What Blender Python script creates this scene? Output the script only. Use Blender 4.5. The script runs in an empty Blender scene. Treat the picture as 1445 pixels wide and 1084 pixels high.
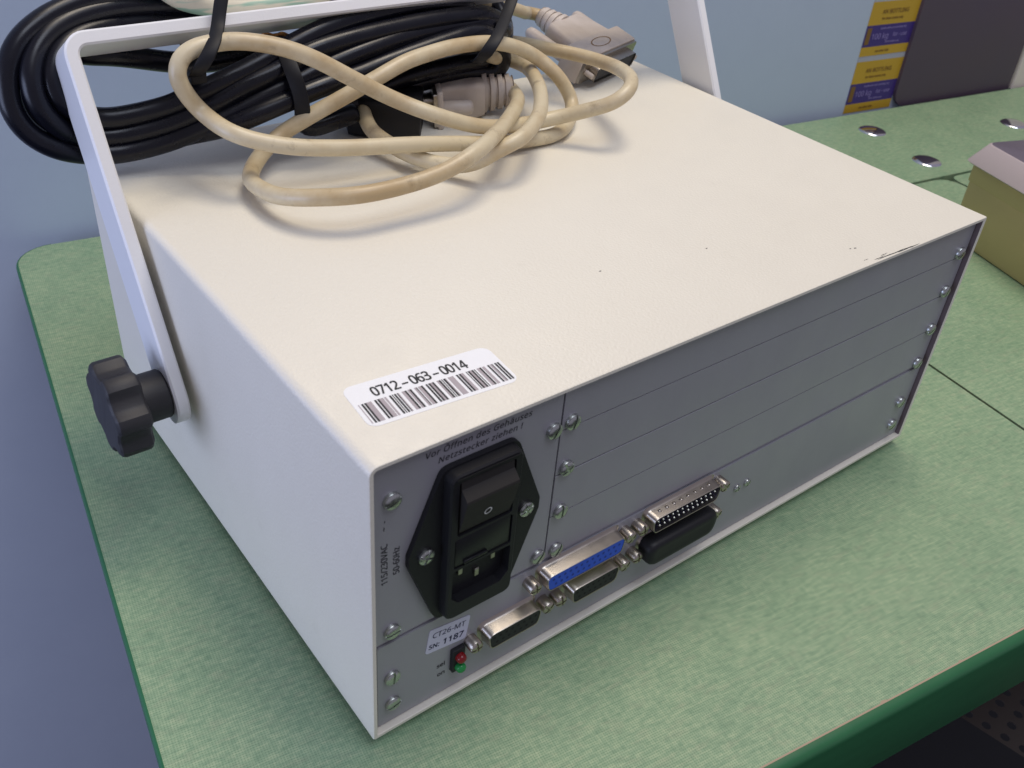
import bpy, bmesh, math, random
from mathutils import Vector, Matrix
random.seed(4)
S = bpy.context.scene
COL = S.collection
MM = 0.001

# ---------------------------------------------------------------- camera
cam_d = bpy.data.cameras.new("camera")
cam = bpy.data.objects.new("camera", cam_d)
COL.objects.link(cam)
cam_d.sensor_width = 36.0
cam_d.lens = 34.08
cam_d.clip_start, cam_d.clip_end = 0.01, 60.0
cam.matrix_world = Matrix((
    (0.79461, 0.31091, -0.52147, -0.10231),
    (-0.60279, 0.50642, -0.61659, -0.17987),
    (0.07238, 0.80428, 0.58982, 0.31240),
    (0, 0, 0, 1)))
cam_d.dof.use_dof = True
cam_d.dof.focus_distance = 0.42
cam_d.dof.aperture_fstop = 26.0
S.camera = cam

# ---------------------------------------------------------------- light (a room: one ceiling lamp, one window, plus an added fill)
w = bpy.data.worlds.new("World"); S.world = w; w.use_nodes = True
bg = w.node_tree.nodes["Background"]
bg.inputs["Color"].default_value = (0.74, 0.70, 0.88, 1)
bg.inputs["Strength"].default_value = 0.35

def area(name, loc, target, sx, sy, power, col):
    d = bpy.data.lights.new(name, 'AREA'); d.shape = 'RECTANGLE'; d.size = sx; d.size_y = sy
    d.energy = power; d.color = col
    o = bpy.data.objects.new(name, d); COL.objects.link(o)
    o.location = loc
    o.rotation_euler = (Vector(target) - Vector(loc)).to_track_quat('-Z', 'Y').to_euler()
    return o
area("ceiling_lamp", (0.50, 0.20, 1.75), (0.2, 0.12, 0.1), 0.60, 0.60, 14.6, (1.0, 0.89, 0.74))
area("window_light", (-1.5, 0.14, 0.20), (0.0, 0.15, 0.0), 0.9, 0.9, 12.5, (0.56, 0.66, 1.0))
area("room_fill", (0.30, -0.85, 2.3), (0.15, 0.1, 0.1), 1.2, 1.0, 17.0, (0.80, 0.86, 1.0))  # added fill high on the camera side, brightens handle edges and rear panels

S.view_settings.view_transform = 'Standard'
S.view_settings.look = 'None'
S.view_settings.exposure = 0.07
S.view_settings.gamma = 1.0
S.render.engine = 'CYCLES'
S.cycles.use_denoising = True

# world positions (mm) along each cable and tie
PTS = {
  'data': [(204.3,204,140.5),(193.3,184.6,143.5),(169,158.3,148.5),(142.7,135.3,152.5),(125,125.1,151.5),(107.6,123,147.5),(89.7,123.1,145.5),(69.4,125.1,145),(54.2,134.8,143.5),(47.5,146.3,140.5),(45,160.9,138),(46.9,174.5,137),(54.6,185,138.5),(69.4,194.6,143.5),(83.8,190,152.1),(98.9,187.5,158.7),(113.7,186.5,164.9),(130,187.5,169.5),(143.4,189,171.1),(157.2,190.5,171.7),(178.6,191.5,170.7),(195.3,194,166.1),(209.4,193,159.4),(218.5,184.2,150.5),(223.4,178.7,139.5),(213.1,167.3,134.5),(197.4,159.7,133.5),(184.7,158.8,133.7),(165.1,158.3,135.5),(148.3,158.8,138.5),(132.7,157.9,141.5),(114.9,159,144.5),(82.3,162.7,147.5),(59.1,167.3,151.5),(42.3,176.1,156.5),(35.3,193,161.8),(29.5,193,171.4),(28.4,193,177.7),(30.9,194,182.9),(36.6,194.5,185.5),(44.8,194.5,186.4),(53.6,191,187.1),(69.2,186,184.3),(81.1,182,179.7),(98.3,178,169.3),(117.5,175,158.3),(133.6,165.3,151.5),(154.6,161.5,144.5),(178.5,162.2,141),(194.6,158.8,142.5),(207.8,148.9,147.5),(216.4,141.2,152.5),(224.7,140.7,156.5),(232.7,147.7,158.5),(240.7,164,157.5),(244.5,181.7,155.5),(240.8,193.1,155.5),(229.5,208.5,156.5),(221.7,220.8,156.5),(209.4,232.3,155.5),(191.5,238.8,151.5),(166.5,237.2,149.5),(145.5,230.2,147.5),(128,216.9,145),(119.7,208,143.5),(116,199.8,141.5),(113.5,188.6,139.5),(115.4,173.9,137.5),(118.5,161.8,136.5),(125.8,152.8,135.5),(131.9,145.3,136.5),(137.3,138.2,140.5),(142.6,133.4,145.5),(153.7,132.6,149.5),(171.6,143.6,151.5),(187.4,160.3,151.5),(202.4,181.9,151.5),(211.2,203,151.5),(209.5,215.8,151.5),(190,203,159.4),(192.5,218,159.6),(188.4,226,170.4),(196,232,178.4),(213.8,240,172.8),(226.9,246,168.5),(240,252,164.1),(252.8,257,159.1),(263,268,155.5),(270,264,154)],
  'data_end': [(270,264,154)],
  'mains': [(127.9,214,147.7),(140.4,212,151.9),(155.1,210,154.8),(173,209,156.1),(193,211,155.9),(208.1,219,158),(216.5,229,164.3),(217,238,171.9),(190.9,240,183.1),(133.3,238,194.3),(91.1,239,194.7),(46.8,240,195.4),(20.5,240,195.7),(5.7,238,193.9),(-8.3,234,190),(-19.4,230,183.3),(-25.4,227,173.6),(-27.2,224,163.1),(-23.9,222,152.9),(-16.3,219,146),(-4.9,218,141.5),(7.4,217,139.7),(27,212,142.8),(45.5,206,150),(66.1,203,157.9),(79.1,202,162),(101.4,202,168.8),(124.7,203,172.9),(148.5,206,174.9),(173.5,208,175),(191.9,210,173),(206.5,216,166.9),(212.8,228,165.7),(188.7,236,172.6),(134,240,179.4),(98.2,241,184.7),(64.9,241,187.5),(46,240,189.5),(25.1,239,191),(7,236,189.9),(-7.2,231,185.8),(-15.3,226,178.7),(-18.6,222,170.8),(-17.4,220,161.4),(-9.8,219,151.1),(4.9,219,146.6),(29.5,213,149.8),(42.7,208,155.7),(60.1,205,163.4),(75.6,204,168.4),(91.4,204,174.4),(132.9,206,178.6),(169.2,208,179.1),(190.2,211,177),(205.1,218,170),(205.2,228,170.8),(155.2,236,176.2),(97.8,241,179.1),(64.3,241,182.2),(45.1,240,183.4),(23.3,237,184.4),(5.2,232,184),(-5.3,227,179.6),(-10.6,223,172.6),(-10.3,220,165.1),(-4.3,219,158.1),(4.8,219,154.2),(31.3,214,157.1),(39.3,210,161.4),(58.7,208,167.8),(85.5,208,177.1),(99.9,209,181.1),(125.4,212,184.1),(158.3,216,183.7),(187.2,222,179.1),(185.7,232,177.4),(132.7,238,170.2),(87.3,236,165.9),(55.8,233,166),(38.5,232,169),(24.8,230,173.2),(13.7,230,175.9),(4.1,233,176.6),(-3.4,240,179.4),(-10.6,243,179.5),(-17.3,240,173.4),(-19.9,236,163.7),(-18,232,152.4),(-11.1,228,144.1),(0.4,226,140.8),(14.2,224,138.9),(24.7,219,140.3),(35.2,213,143.8),(50,202,149.1),(63,198,153.9),(77.3,197,157.7),(94.2,197,161.4),(110.7,198,163.3),(128.6,199,166.6),(160.9,200,171.5),(175.3,201,172.7),(187,203,170.1),(195.4,206,162.7),(200,206,155),(196.6,208,149.5),(181.8,212,150),(157.9,214,148.6),(133.1,213,145.8),(108,209,145.1),(91.8,206,144.5),(84.9,203,143.2),(89,201,141.8),(99.8,201,143.2),(111.4,202,144.2)],
  'plug_in': [(111.4,202,144.2)],
  'marked': [(28.7,232,211.4),(37.3,232,202.6),(46.5,232,194),(57.8,231,190.2),(71.8,231,187.6),(90,231,187.2),(107.9,232,188.5),(130.4,233,194.2),(153.9,234,201.3)],
  'tie1': [(56.8,206,209.7),(54.4,203,202.7),(51.8,201,197.5),(49.7,199,192.3),(44.6,191.5,188.9),(40.7,188,185.5),(37.6,188,181.5),(35.8,192,176.7)],
  'tie2': [(208.9,212,195.5),(202.9,206,187.6),(195.4,200,181.6),(184.1,190,177.3),(176.5,184.5,173.9),(172,184,169.4),(172.9,191,163.2)],
  'tie3': [(79.6,203,175.4),(78.3,197,172.6),(78.3,193,168.4),(78.8,190,163.2),(79.2,189,157.3),(80.2,191,151.1)],
  'copper': [(81.2,232,172.9),(83.8,230,175),(87.6,231,173),(91.3,230,174.1),(96.3,232,171.4)],
}

# ---------------------------------------------------------------- materials
def mat(name, col, rough=0.5, metal=0.0, bump=None, spec=0.5, coat=0.0):
    m = bpy.data.materials.new(name); m.use_nodes = True
    b = m.node_tree.nodes["Principled BSDF"]
    b.inputs["Base Color"].default_value = (*col, 1)
    b.inputs["Roughness"].default_value = rough
    b.inputs["Metallic"].default_value = metal
    b.inputs["Specular IOR Level"].default_value = spec
    b.inputs["Coat Weight"].default_value = coat
    return m

class NT:
    """small helper that wires procedural nodes (object coordinates, millimetres)"""
    def __init__(s, m):
        s.t = m.node_tree; s.n = s.t.nodes; s.b = s.n["Principled BSDF"]
        tc = s.n.new("ShaderNodeTexCoord"); s.co = tc.outputs["Object"]
    def mapping(s, scale, rot=(0, 0, 0)):
        mp = s.n.new("ShaderNodeMapping"); mp.inputs["Scale"].default_value = scale
        mp.inputs["Rotation"].default_value = rot
        s.t.links.new(s.co, mp.inputs["Vector"]); return mp.outputs["Vector"]
    def noise(s, vec, scale, detail=4, rough=0.6):
        n = s.n.new("ShaderNodeTexNoise"); n.inputs["Scale"].default_value = scale
        n.inputs["Detail"].default_value = detail; n.inputs["Roughness"].default_value = rough
        s.t.links.new(vec, n.inputs["Vector"]); return n.outputs["Fac"]
    def wave(s, vec, scale, axis='X', dist=1.0, dscale=2.0):
        n = s.n.new("ShaderNodeTexWave"); n.wave_type = 'BANDS'; n.bands_direction = axis
        n.inputs["Scale"].default_value = scale; n.inputs["Distortion"].default_value = dist
        n.inputs["Detail"].default_value = 2; n.inputs["Detail Scale"].default_value = dscale
        s.t.links.new(vec, n.inputs["Vector"]); return n.outputs["Fac"]
    def voronoi(s, vec, scale):
        n = s.n.new("ShaderNodeTexVoronoi"); n.inputs["Scale"].default_value = scale
        s.t.links.new(vec, n.inputs["Vector"]); return n.outputs["Distance"]
    def ramp(s, fac, stops):
        r = s.n.new("ShaderNodeValToRGB"); e = r.color_ramp.elements
        while len(e) < len(stops): e.new(0.5)
        for i, (p, c) in enumerate(stops):
            e[i].position = p; e[i].color = (*c, 1) if len(c) == 3 else c
        s.t.links.new(fac, r.inputs["Fac"]); return r.outputs["Color"]
    def mix(s, fac, a, b, mode='MIX'):
        m = s.n.new("ShaderNodeMix"); m.data_type = 'RGBA'; m.blend_type = mode
        for sock, v in ((m.inputs[0], fac), (m.inputs[6], a), (m.inputs[7], b)):
            if isinstance(v, (int, float)): sock.default_value = v
            elif isinstance(v, tuple): sock.default_value = (*v, 1)
            else: s.t.links.new(v, sock)
        return m.outputs[2]
    def math(s, op, a, b=0.0):
        m = s.n.new("ShaderNodeMath"); m.operation = op
        for sock, v in ((m.inputs[0], a), (m.inputs[1], b)):
            if isinstance(v, (int, float)): sock.default_value = v
            else: s.t.links.new(v, sock)
        return m.outputs[0]
    def col(s, c): s.t.links.new(c, s.b.inputs["Base Color"])
    def rough(s, c): s.t.links.new(c, s.b.inputs["Roughness"])
    def bump(s, h, strength=0.2, dist=0.0004):
        b = s.n.new("ShaderNodeBump"); b.inputs["Strength"].default_value = strength
        b.inputs["Distance"].default_value = dist
        s.t.links.new(h, b.inputs["Height"]); s.t.links.new(b.outputs["Normal"], s.b.inputs["Normal"])

def g(v): return (v, v, v)

M = {}
# powder coat of the case: warm white, fine pebble relief, faint grime and pin-prick specks
M['coat'] = m = mat("powder_coat", (0.74, 0.715, 0.66), 0.46)
n = NT(m)
base = n.mix(n.math('MULTIPLY', n.noise(n.mapping((1, 1, 1)), 9, 3), 0.5), (0.775, 0.735, 0.625), (0.715, 0.672, 0.56))
sp = n.ramp(n.voronoi(n.mapping((1, 1, 1)), 42), [(0.0, g(1.0)), (0.018, g(1.0)), (0.03, g(0.0))])
spm = n.math('MULTIPLY', sp, n.ramp(n.noise(n.mapping((1, 1, 1)), 31, 1), [(0.60, g(0.0)), (0.66, g(0.8))]))
sm = n.ramp(n.noise(n.mapping((1, 1, 1)), 38, 6, 0.72), [(0.62, g(0.0)), (0.80, g(0.2))])
base = n.mix(sm, base, (0.50, 0.45, 0.35))
n.col(n.mix(spm, base, (0.16, 0.12, 0.08)))
n.bump(n.noise(n.mapping((1, 1, 1)), 850, 2, 0.5), 0.40, 0.0004)
n.rough(n.ramp(n.noise(n.mapping((1, 1, 1)), 60, 3), [(0.3, g(0.40)), (0.7, g(0.52))]))
M['bare'] = mat("bare_primer", (0.16, 0.12, 0.13), 0.6)
# lacquered strip of the handle
M['handle'] = m = mat("handle_lacquer", (0.81, 0.81, 0.81), 0.36)
n = NT(m); n.bump(n.noise(n.mapping((1, 1, 1)), 1300, 2), 0.15, 0.0003)
# anodised aluminium of the rear panels
M['panel'] = m = mat("anodised_aluminium", (0.30, 0.30, 0.32), 0.42, 0.25)
n = NT(m)
n.col(n.mix(n.noise(n.mapping((60, 60, 25)), 1.0, 4), (0.325, 0.320, 0.345), (0.368, 0.362, 0.388)))
n.rough(n.ramp(n.noise(n.mapping((1, 1, 1)), 35, 4), [(0.3, g(0.38)), (0.7, g(0.50))]))
n.bump(n.noise(n.mapping((1, 1, 1)), 1800, 2), 0.10, 0.0002)
M['panel_edge'] = mat("dark_gap", (0.03, 0.03, 0.035), 0.6)
M['zinc'] = m = mat("zinc_plated_steel", (0.50, 0.52, 0.49), 0.28, 1.0)
n = NT(m); n.rough(n.ramp(n.noise(n.mapping((1, 1, 1)), 600, 3), [(0.3, g(0.2)), (0.7, g(0.42))]))
M['nickel'] = m = mat("nickel_shell", (0.44, 0.395, 0.335), 0.30, 1.0)
n = NT(m); n.rough(n.ramp(n.noise(n.mapping((1, 1, 1)), 120, 2), [(0.3, g(0.26)), (0.7, g(0.36))]))
M['chrome'] = mat("polished_rivet", (0.72, 0.72, 0.76), 0.10, 1.0)
M['black_plastic'] = m = mat("black_plastic", (0.010, 0.010, 0.012), 0.5, spec=0.3)
n = NT(m); n.bump(n.noise(n.mapping((1, 1, 1)), 1500, 2), 0.12, 0.0003)
M['black_gloss'] = mat("black_gloss_plastic", (0.009, 0.009, 0.011), 0.38, spec=0.32)
M['rocker'] = m = mat("rocker_plastic", (0.022, 0.020, 0.018), 0.65, spec=0.3)
M['knob'] = m = mat("knob_plastic", (0.017, 0.016, 0.018), 0.55)
n = NT(m); n.bump(n.noise(n.mapping((1, 1, 1)), 1100, 2), 0.2, 0.0003)
M['pit'] = mat("socket_pit", (0.004, 0.004, 0.004), 0.8)
M['blue_insert'] = mat("blue_insert", (0.010, 0.075, 0.56), 0.45)
M['blue_hole'] = mat("blue_hole", (0.006, 0.03, 0.26), 0.6)
M['navy_insert'] = mat("navy_insert", (0.03, 0.055, 0.30), 0.4)
M['dark_insert'] = mat("dark_insert", (0.014, 0.014, 0.016), 0.5, spec=0.3)
M['pin'] = mat("gold_pin", (0.75, 0.70, 0.60), 0.22, 1.0)
M['pin_dull'] = mat("dull_pin", (0.42, 0.40, 0.34), 0.35, 1.0)
M['ink'] = mat("black_ink", (0.02, 0.02, 0.02), 0.6)
M['panel_ink'] = mat("panel_ink", (0.028, 0.028, 0.032), 0.6)
M['blue_ink'] = mat("blue_ink", (0.015, 0.018, 0.06), 0.6)
M['grey_ink'] = mat("grey_ink", (0.42, 0.37, 0.38), 0.6)
M['label'] = mat("label_paper", (0.91, 0.91, 0.90), 0.35)
M['slabel'] = mat("serial_paper", (0.58, 0.58, 0.70), 0.4)
M['white_mark'] = mat("white_mark", (0.75, 0.75, 0.75), 0.5)
M['red_led'] = mat("red_lens", (0.20, 0.004, 0.006), 0.25)
M['green_led'] = mat("green_lens", (0.01, 0.24, 0.05), 0.25)
M['rubber'] = mat("rubber", (0.02, 0.02, 0.02), 0.7)
# cream PVC with handling grime
M['cream'] = m = mat("cream_pvc", (0.60, 0.53, 0.38), 0.38)
n = NT(m)
c1 = n.mix(n.ramp(n.noise(n.mapping((1, 1, 1)), 22, 5, 0.65), [(0.40, g(0.0)), (0.64, g(1.0))]), (0.64, 0.55, 0.365), (0.47, 0.345, 0.18))
grime = n.ramp(n.noise(n.mapping((1, 1, 1)), 95, 6, 0.7), [(0.58, g(0.0)), (0.74, g(1.0))])
n.col(n.mix(n.math('MULTIPLY', grime, 0.55), c1, (0.17, 0.115, 0.06)))
n.bump(n.noise(n.mapping((1, 1, 1)), 260, 3), 0.12, 0.0004)
M['hood'] = m = mat("beige_hood", (0.56, 0.49, 0.43), 0.5)
n = NT(m)
n.col(n.mix(n.ramp(n.noise(n.mapping((1, 1, 1)), 55, 5), [(0.35, g(0.0)), (0.7, g(1.0))]), (0.58, 0.51, 0.45), (0.46, 0.395, 0.335)))
n.bump(n.noise(n.mapping((1, 1, 1)), 1200, 2), 0.12, 0.0003)
M['black_pvc'] = m = mat("black_pvc", (0.005, 0.0055, 0.010), 0.30, spec=0.34)
n = NT(m); n.rough(n.ramp(n.noise(n.mapping((1, 1, 1)), 120, 4), [(0.3, g(0.22)), (0.7, g(0.36))]))
n.bump(n.noise(n.mapping((1, 1, 1)), 110, 2), 0.035, 0.0006)
M['tie'] = mat("nylon_tie", (0.008, 0.008, 0.010), 0.55, spec=0.3)
M['copper'] = mat("copper_wire", (0.75, 0.36, 0.13), 0.3, 1.0)
M['pale_pvc'] = m = mat("printed_pvc", (0.62, 0.60, 0.52), 0.4)
n = NT(m)
st = n.ramp(n.noise(n.mapping((18, 160, 160)), 1.0, 3), [(0.51, g(0.0)), (0.58, g(1.0))])
n.col(n.mix(n.math('MULTIPLY', st, 0.7), (0.60, 0.56, 0.44), (0.14, 0.36, 0.27)))
# table covering: green linoleum, woven look
def linoleum(name, bright=1.0):
    m = mat(name, (0.2, 0.3, 0.16), 0.52); n = NT(m)
    a = n.noise(n.mapping((125, 640, 1)), 1.0, 4, 0.72)         # threads one way
    b = n.noise(n.mapping((560, 190, 1)), 1.0, 4, 0.72)         # threads the other way
    thr = n.math('ADD', n.math('MULTIPLY', a, 0.62), n.math('MULTIPLY', b, 0.38))
    blot = n.noise(n.mapping((1, 1, 1)), 26, 5, 0.65)
    f = n.math('ADD', n.math('MULTIPLY', thr, 0.82), n.math('MULTIPLY', blot, 0.18))
    base = n.ramp(f, [(0.34, (0.150, 0.262, 0.155)), (0.49, (0.262, 0.382, 0.228)), (0.63, (0.40, 0.500, 0.300))])
    warm = n.ramp(n.noise(n.mapping((90, 240, 1)), 1.0, 3), [(0.52, g(0.0)), (0.72, g(0.55))])
    base = n.mix(n.math('MULTIPLY', warm, 0.6), base, (0.33, 0.34, 0.23))
    wv = n.math('MULTIPLY', n.wave(n.mapping((1, 1, 1)), 330, 'Y', 2.0, 90.0), n.wave(n.mapping((1, 1, 1)), 300, 'X', 2.0, 90.0))
    col = n.mix(n.math('MULTIPLY', wv, 0.55), base, (0.06, 0.140, 0.066))
    scr = n.ramp(n.noise(n.mapping((14, 420, 1), (0, 0, .25)), 1.0, 2), [(0.74, g(0.0)), (0.80, g(0.45))])
    col = n.mix(scr, col, (0.50, 0.56, 0.40))
    dark = n.ramp(n.noise(n.mapping((1, 1, 1)), 60, 6, 0.75), [(0.66, g(0.0)), (0.76, g(0.5))])
    col = n.mix(dark, col, (0.10, 0.17, 0.10))
    spot = n.ramp(n.voronoi(n.mapping((1, 1, 1)), 22), [(0.0, g(1.0)), (0.018, g(1.0)), (0.03, g(0.0))])
    n.col(n.mix(n.math('MULTIPLY', spot, 0.7), col, (0.06, 0.085, 0.04)))
    n.bump(n.math('ADD', thr, n.math('MULTIPLY', wv, 0.25)), 0.22, 0.0005)
    n.rough(n.ramp(blot, [(0.3, g(0.44)), (0.7, g(0.6))]))
    return m
M['lino'] = linoleum("green_linoleum")
M['band'] = m = mat("green_edging", (0.014, 0.11, 0.055), 0.38)
n = NT(m); n.col(n.mix(n.noise(n.mapping((30, 30, 160)), 1.0, 4), (0.013, 0.100, 0.036), (0.028, 0.150, 0.056)))
n.bump(n.noise(n.mapping((1, 1, 1)), 90, 3), 0.12, 0.001)
M['worn'] = mat("worn_lino_edge", (0.40, 0.30, 0.21), 0.7)
M['seam'] = mat("seam_wood", (0.20, 0.12, 0.09), 0.7)
M['wall'] = m = mat("blue_grey_wall", (0.27, 0.31, 0.36), 0.55)
n = NT(m); n.col(n.mix(n.noise(n.mapping((1, 1, 1)), 24, 6, 0.7), (0.45, 0.515, 0.635), (0.50, 0.57, 0.685)))
n.bump(n.noise(n.mapping((1, 1, 1)), 450, 3), 0.08, 0.0006)
M['pale_wall'] = mat("pale_board", (0.74, 0.66, 0.58), 0.6)
M['floor'] = mat("dark_floor", (0.008, 0.007, 0.007), 0.8)
M['sheet'] = m = mat("brown_perforated", (0.040, 0.029, 0.022), 0.75)
M['dark_panel'] = m = mat("dark_purple_lacquer", (0.052, 0.040, 0.058), 0.42)
n = NT(m); n.col(n.mix(n.noise(n.mapping((1, 1, 1)), 9, 4), (0.072, 0.052, 0.090), (0.088, 0.056, 0.068)))
M['khaki'] = m = mat("khaki_paint", (0.20, 0.175, 0.065), 0.5)
n = NT(m); n.col(n.mix(n.noise(n.mapping((1, 1, 1)), 30, 4), (0.54, 0.425, 0.185), (0.60, 0.475, 0.22)))
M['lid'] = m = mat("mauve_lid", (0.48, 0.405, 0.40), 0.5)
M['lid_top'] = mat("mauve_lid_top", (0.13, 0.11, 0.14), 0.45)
M['yellow'] = mat("sticker_yellow", (0.53, 0.32, 0.025), 0.45)
M['purple'] = mat("sticker_purple", (0.048, 0.024, 0.18), 0.45)
M['sticker_white'] = mat("sticker_white", (0.40, 0.40, 0.45), 0.45)
M['lilac'] = mat("sticker_lilac", (0.26, 0.20, 0.48), 0.45)
M['brown_ink'] = mat("sticker_brown", (0.20, 0.10, 0.02), 0.5)

# ---------------------------------------------------------------- building helpers (input in millimetres)
def obj(name, bm, m, parent=None, smooth=None, label=None):
    me = bpy.data.meshes.new(name)
    bmesh.ops.scale(bm, vec=(MM, MM, MM), verts=bm.verts)
    bm.to_mesh(me); bm.free()
    for mm in (m if isinstance(m, (list, tuple)) else [m]): me.materials.append(mm)
    if smooth is not None:
        for p in me.polygons: p.use_smooth = True
        if smooth < 180:
            try: me.set_sharp_from_angle(angle=math.radians(smooth))
            except Exception: pass
    o = bpy.data.objects.new(name, me); COL.objects.link(o)
    if parent is not None: o.parent = parent
    if label: o['label'] = label
    return o

def tag(o, label, cat, group=None):
    o['label'] = label; o['category'] = cat
    if group: o['group'] = group
    return o

def thing(name, label, cat, loc=(0, 0, 0), rz=0.0, group=None):
    o = bpy.data.objects.new(name, None); COL.objects.link(o)
    o.location = Vector(loc) * MM; o.rotation_euler = (0, 0, rz); o.empty_display_size = 0.02
    return tag(o, label, cat, group)

def dup(o, loc=None, rot=None, parent=None):
    c = o.copy(); COL.objects.link(c)
    if parent is not None: c.parent = parent
    if loc is not None: c.location = Vector(loc) * MM
    if rot is not None: c.rotation_euler = rot
    for ch in list(o.children): dup(ch, parent=c)
    return c

def box(bm, x0, x1, y0, y1, z0, z1, bev=0.0, mi=0):
    r = bmesh.ops.create_cube(bm, size=1.0)
    vs = r['verts']
    for v in vs:
        v.co = Vector(((x0 + x1) / 2 + v.co.x * (x1 - x0), (y0 + y1) / 2 + v.co.y * (y1 - y0), (z0 + z1) / 2 + v.co.z * (z1 - z0)))
    fs = {f for v in vs for f in v.link_faces}
    for f in fs: f.material_index = mi
    if bev > 0:
        es = list({e for v in vs for e in v.link_edges})
        bmesh.ops.bevel(bm, geom=es, offset=bev, segments=2, affect='EDGES', profile=0.5)
    return vs

def rrect(x0, x1, z0, z1, r, n=5):
    rs = r if isinstance(r, (list, tuple)) else [r] * 4       # order: bottom-left, bottom-right, top-right, top-left
    pts = []
    for (cx, cz, a0, rr) in ((x0 + rs[0], z0 + rs[0], 180, rs[0]), (x1 - rs[1], z0 + rs[1], 270, rs[1]),
                             (x1 - rs[2], z1 - rs[2], 0, rs[2]), (x0 + rs[3], z1 - rs[3], 90, rs[3])):
        for i in range(n + 1):
            a = math.radians(a0 + 90 * i / n); pts.append((cx + rr * math.cos(a), cz + rr * math.sin(a)))
    return pts

def roundpoly(pts, r, n=4):
    out = []; k = len(pts)
    for i in range(k):
        p = Vector(pts[i]); a = Vector(pts[i - 1]) - p; b = Vector(pts[(i + 1) % k]) - p
        rr = r[i] if isinstance(r, (list, tuple)) else r
        ang = a.angle(b); d = min(rr / math.tan(ang / 2), a.length * .48, b.length * .48)
        pa, pb = p + a.normalized() * d, p + b.normalized() * d
        for j in range(n + 1):
            t = j / n; out.append(tuple((1 - t) ** 2 * pa + 2 * t * (1 - t) * p + t * t * pb))
    return out

def plate(bm, outline, y0, y1, holes=(), plane='XZ', mi=0, bev=0.0):
    """flat plate: front at y0 and back at y1 (XZ) or z0..z1 (XY); holes are real"""
    def P(p, d): return Vector((p[0], d, p[1])) if plane == 'XZ' else Vector((p[0], p[1], d))
    loops = [outline] + list(holes)
    ring0, ring1 = [], []
    edges = []
    for lp in loops:
        a = [bm.verts.new(P(p, y0)) for p in lp]; ring0.append(a)
        b = [bm.verts.new(P(p, y1)) for p in lp]; ring1.append(b)
    for rings in (ring0, ring1):
        es = []
        for a in rings:
            for i in range(len(a)): es.append(bm.edges.new((a[i], a[(i + 1) % len(a)])))
        if len(rings) == 1:
            bm.faces.new(rings[0]).material_index = mi
        else:
            r = bmesh.ops.triangle_fill(bm, use_beauty=True, use_dissolve=False, edges=es)
            for f in r['geom']:
                if isinstance(f, bmesh.types.BMFace): f.material_index = mi
    for a, b in zip(ring0, ring1):
        for i in range(len(a)):
            j = (i + 1) % len(a)
            bm.faces.new((a[i], a[j], b[j], b[i])).material_index = mi
    bmesh.ops.recalc_face_normals(bm, faces=bm.faces)

def loft(bm, loops, cap0=True, cap1=True, mi=0):
    rings = [[bm.verts.new(Vector(p)) for p in lp] for lp in loops]
    for a, b in zip(rings, rings[1:]):
        for i in range(len(a)):
            j = (i + 1) % len(a); bm.faces.new((a[i], a[j], b[j], b[i])).material_index = mi
    if cap0: bm.faces.new(rings[0]).material_index = mi
    if cap1: bm.faces.new(rings[-1]).material_index = mi
    bmesh.ops.recalc_face_normals(bm, faces=bm.faces)

def lathe(bm, prof, frame, seg=24, mi=0, cap=True):
    """prof: (radius, distance along axis); frame: Matrix whose Z is the axis"""
    loops = []
    for r, h in prof:
        loops.append([frame @ Vector((r * math.cos(2 * math.pi * i / seg), r * math.sin(2 * math.pi * i / seg), h)) for i in range(seg)])
    loft(bm, loops, cap, cap, mi)

def frame_at(pos, axis, up=(0, 0, 1)):
    z = Vector(axis).normalized(); u = Vector(up)
    if abs(z.dot(u)) > 0.95: u = Vector((1, 0, 0))
    x = u.cross(z).normalized(); y = z.cross(x)
    m = Matrix((x, y, z)).transposed().to_4x4(); m.translation = Vector(pos); return m

def spline(pts, step=1.6):
    P = [Vector(p) for p in pts]; out = []
    for i in range(len(P) - 1):
        p0 = P[i - 1] if i else P[0] * 2 - P[1]; p1, p2 = P[i], P[i + 1]
        p3 = P[i + 2] if i + 2 < len(P) else P[-1] * 2 - P[-2]
        # centripetal Catmull-Rom
        t0 = 0.0; t1 = t0 + max((p1 - p0).length, .01) ** .5; t2 = t1 + max((p2 - p1).length, .01) ** .5; t3 = t2 + max((p3 - p2).length, .01) ** .5
        k = max(2, int((p2 - p1).length / step))
        for j in range(k):
            t = t1 + (t2 - t1) * j / k
            A1 = p0 * ((t1 - t) / (t1 - t0)) + p1 * ((t - t0) / (t1 - t0)); A2 = p1 * ((t2 - t) / (t2 - t1)) + p2 * ((t - t1) / (t2 - t1)); A3 = p2 * ((t3 - t) / (t3 - t2)) + p3 * ((t - t2) / (t3 - t2))
            B1 = A1 * ((t2 - t) / (t2 - t0)) + A2 * ((t - t0) / (t2 - t0)); B2 = A2 * ((t3 - t) / (t3 - t1)) + A3 * ((t - t1) / (t3 - t1))
            out.append(B1 * ((t2 - t) / (t2 - t1)) + B2 * ((t - t1) / (t2 - t1)))
    out.append(P[-1])
    for _ in range(6):                                        # relax kinks
        q = out[:]
        for i in range(1, len(out) - 1): q[i] = out[i] * .5 + (out[i - 1] + out[i + 1]) * .25
        out = q
    return out

def tube(bm, pts, r, seg=14, step=1.6, closed=False, mi=0, raw=False):
    P = [Vector(p) for p in pts] if raw else spline(pts, step)
    loops = []; n = len(P)
    T = [(P[min(i + 1, n - 1)] - P[max(i - 1, 0)]).normalized() for i in range(n)]
    x = T[0].orthogonal().normalized()
    for i in range(n):
        x = (x - T[i] * x.dot(T[i])).normalized(); y = T[i].cross(x)
        loops.append([P[i] + (x * math.cos(2 * math.pi * k / seg) + y * math.sin(2 * math.pi * k / seg)) * r for k in range(seg)])
    loft(bm, loops, True, True, mi)

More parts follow.
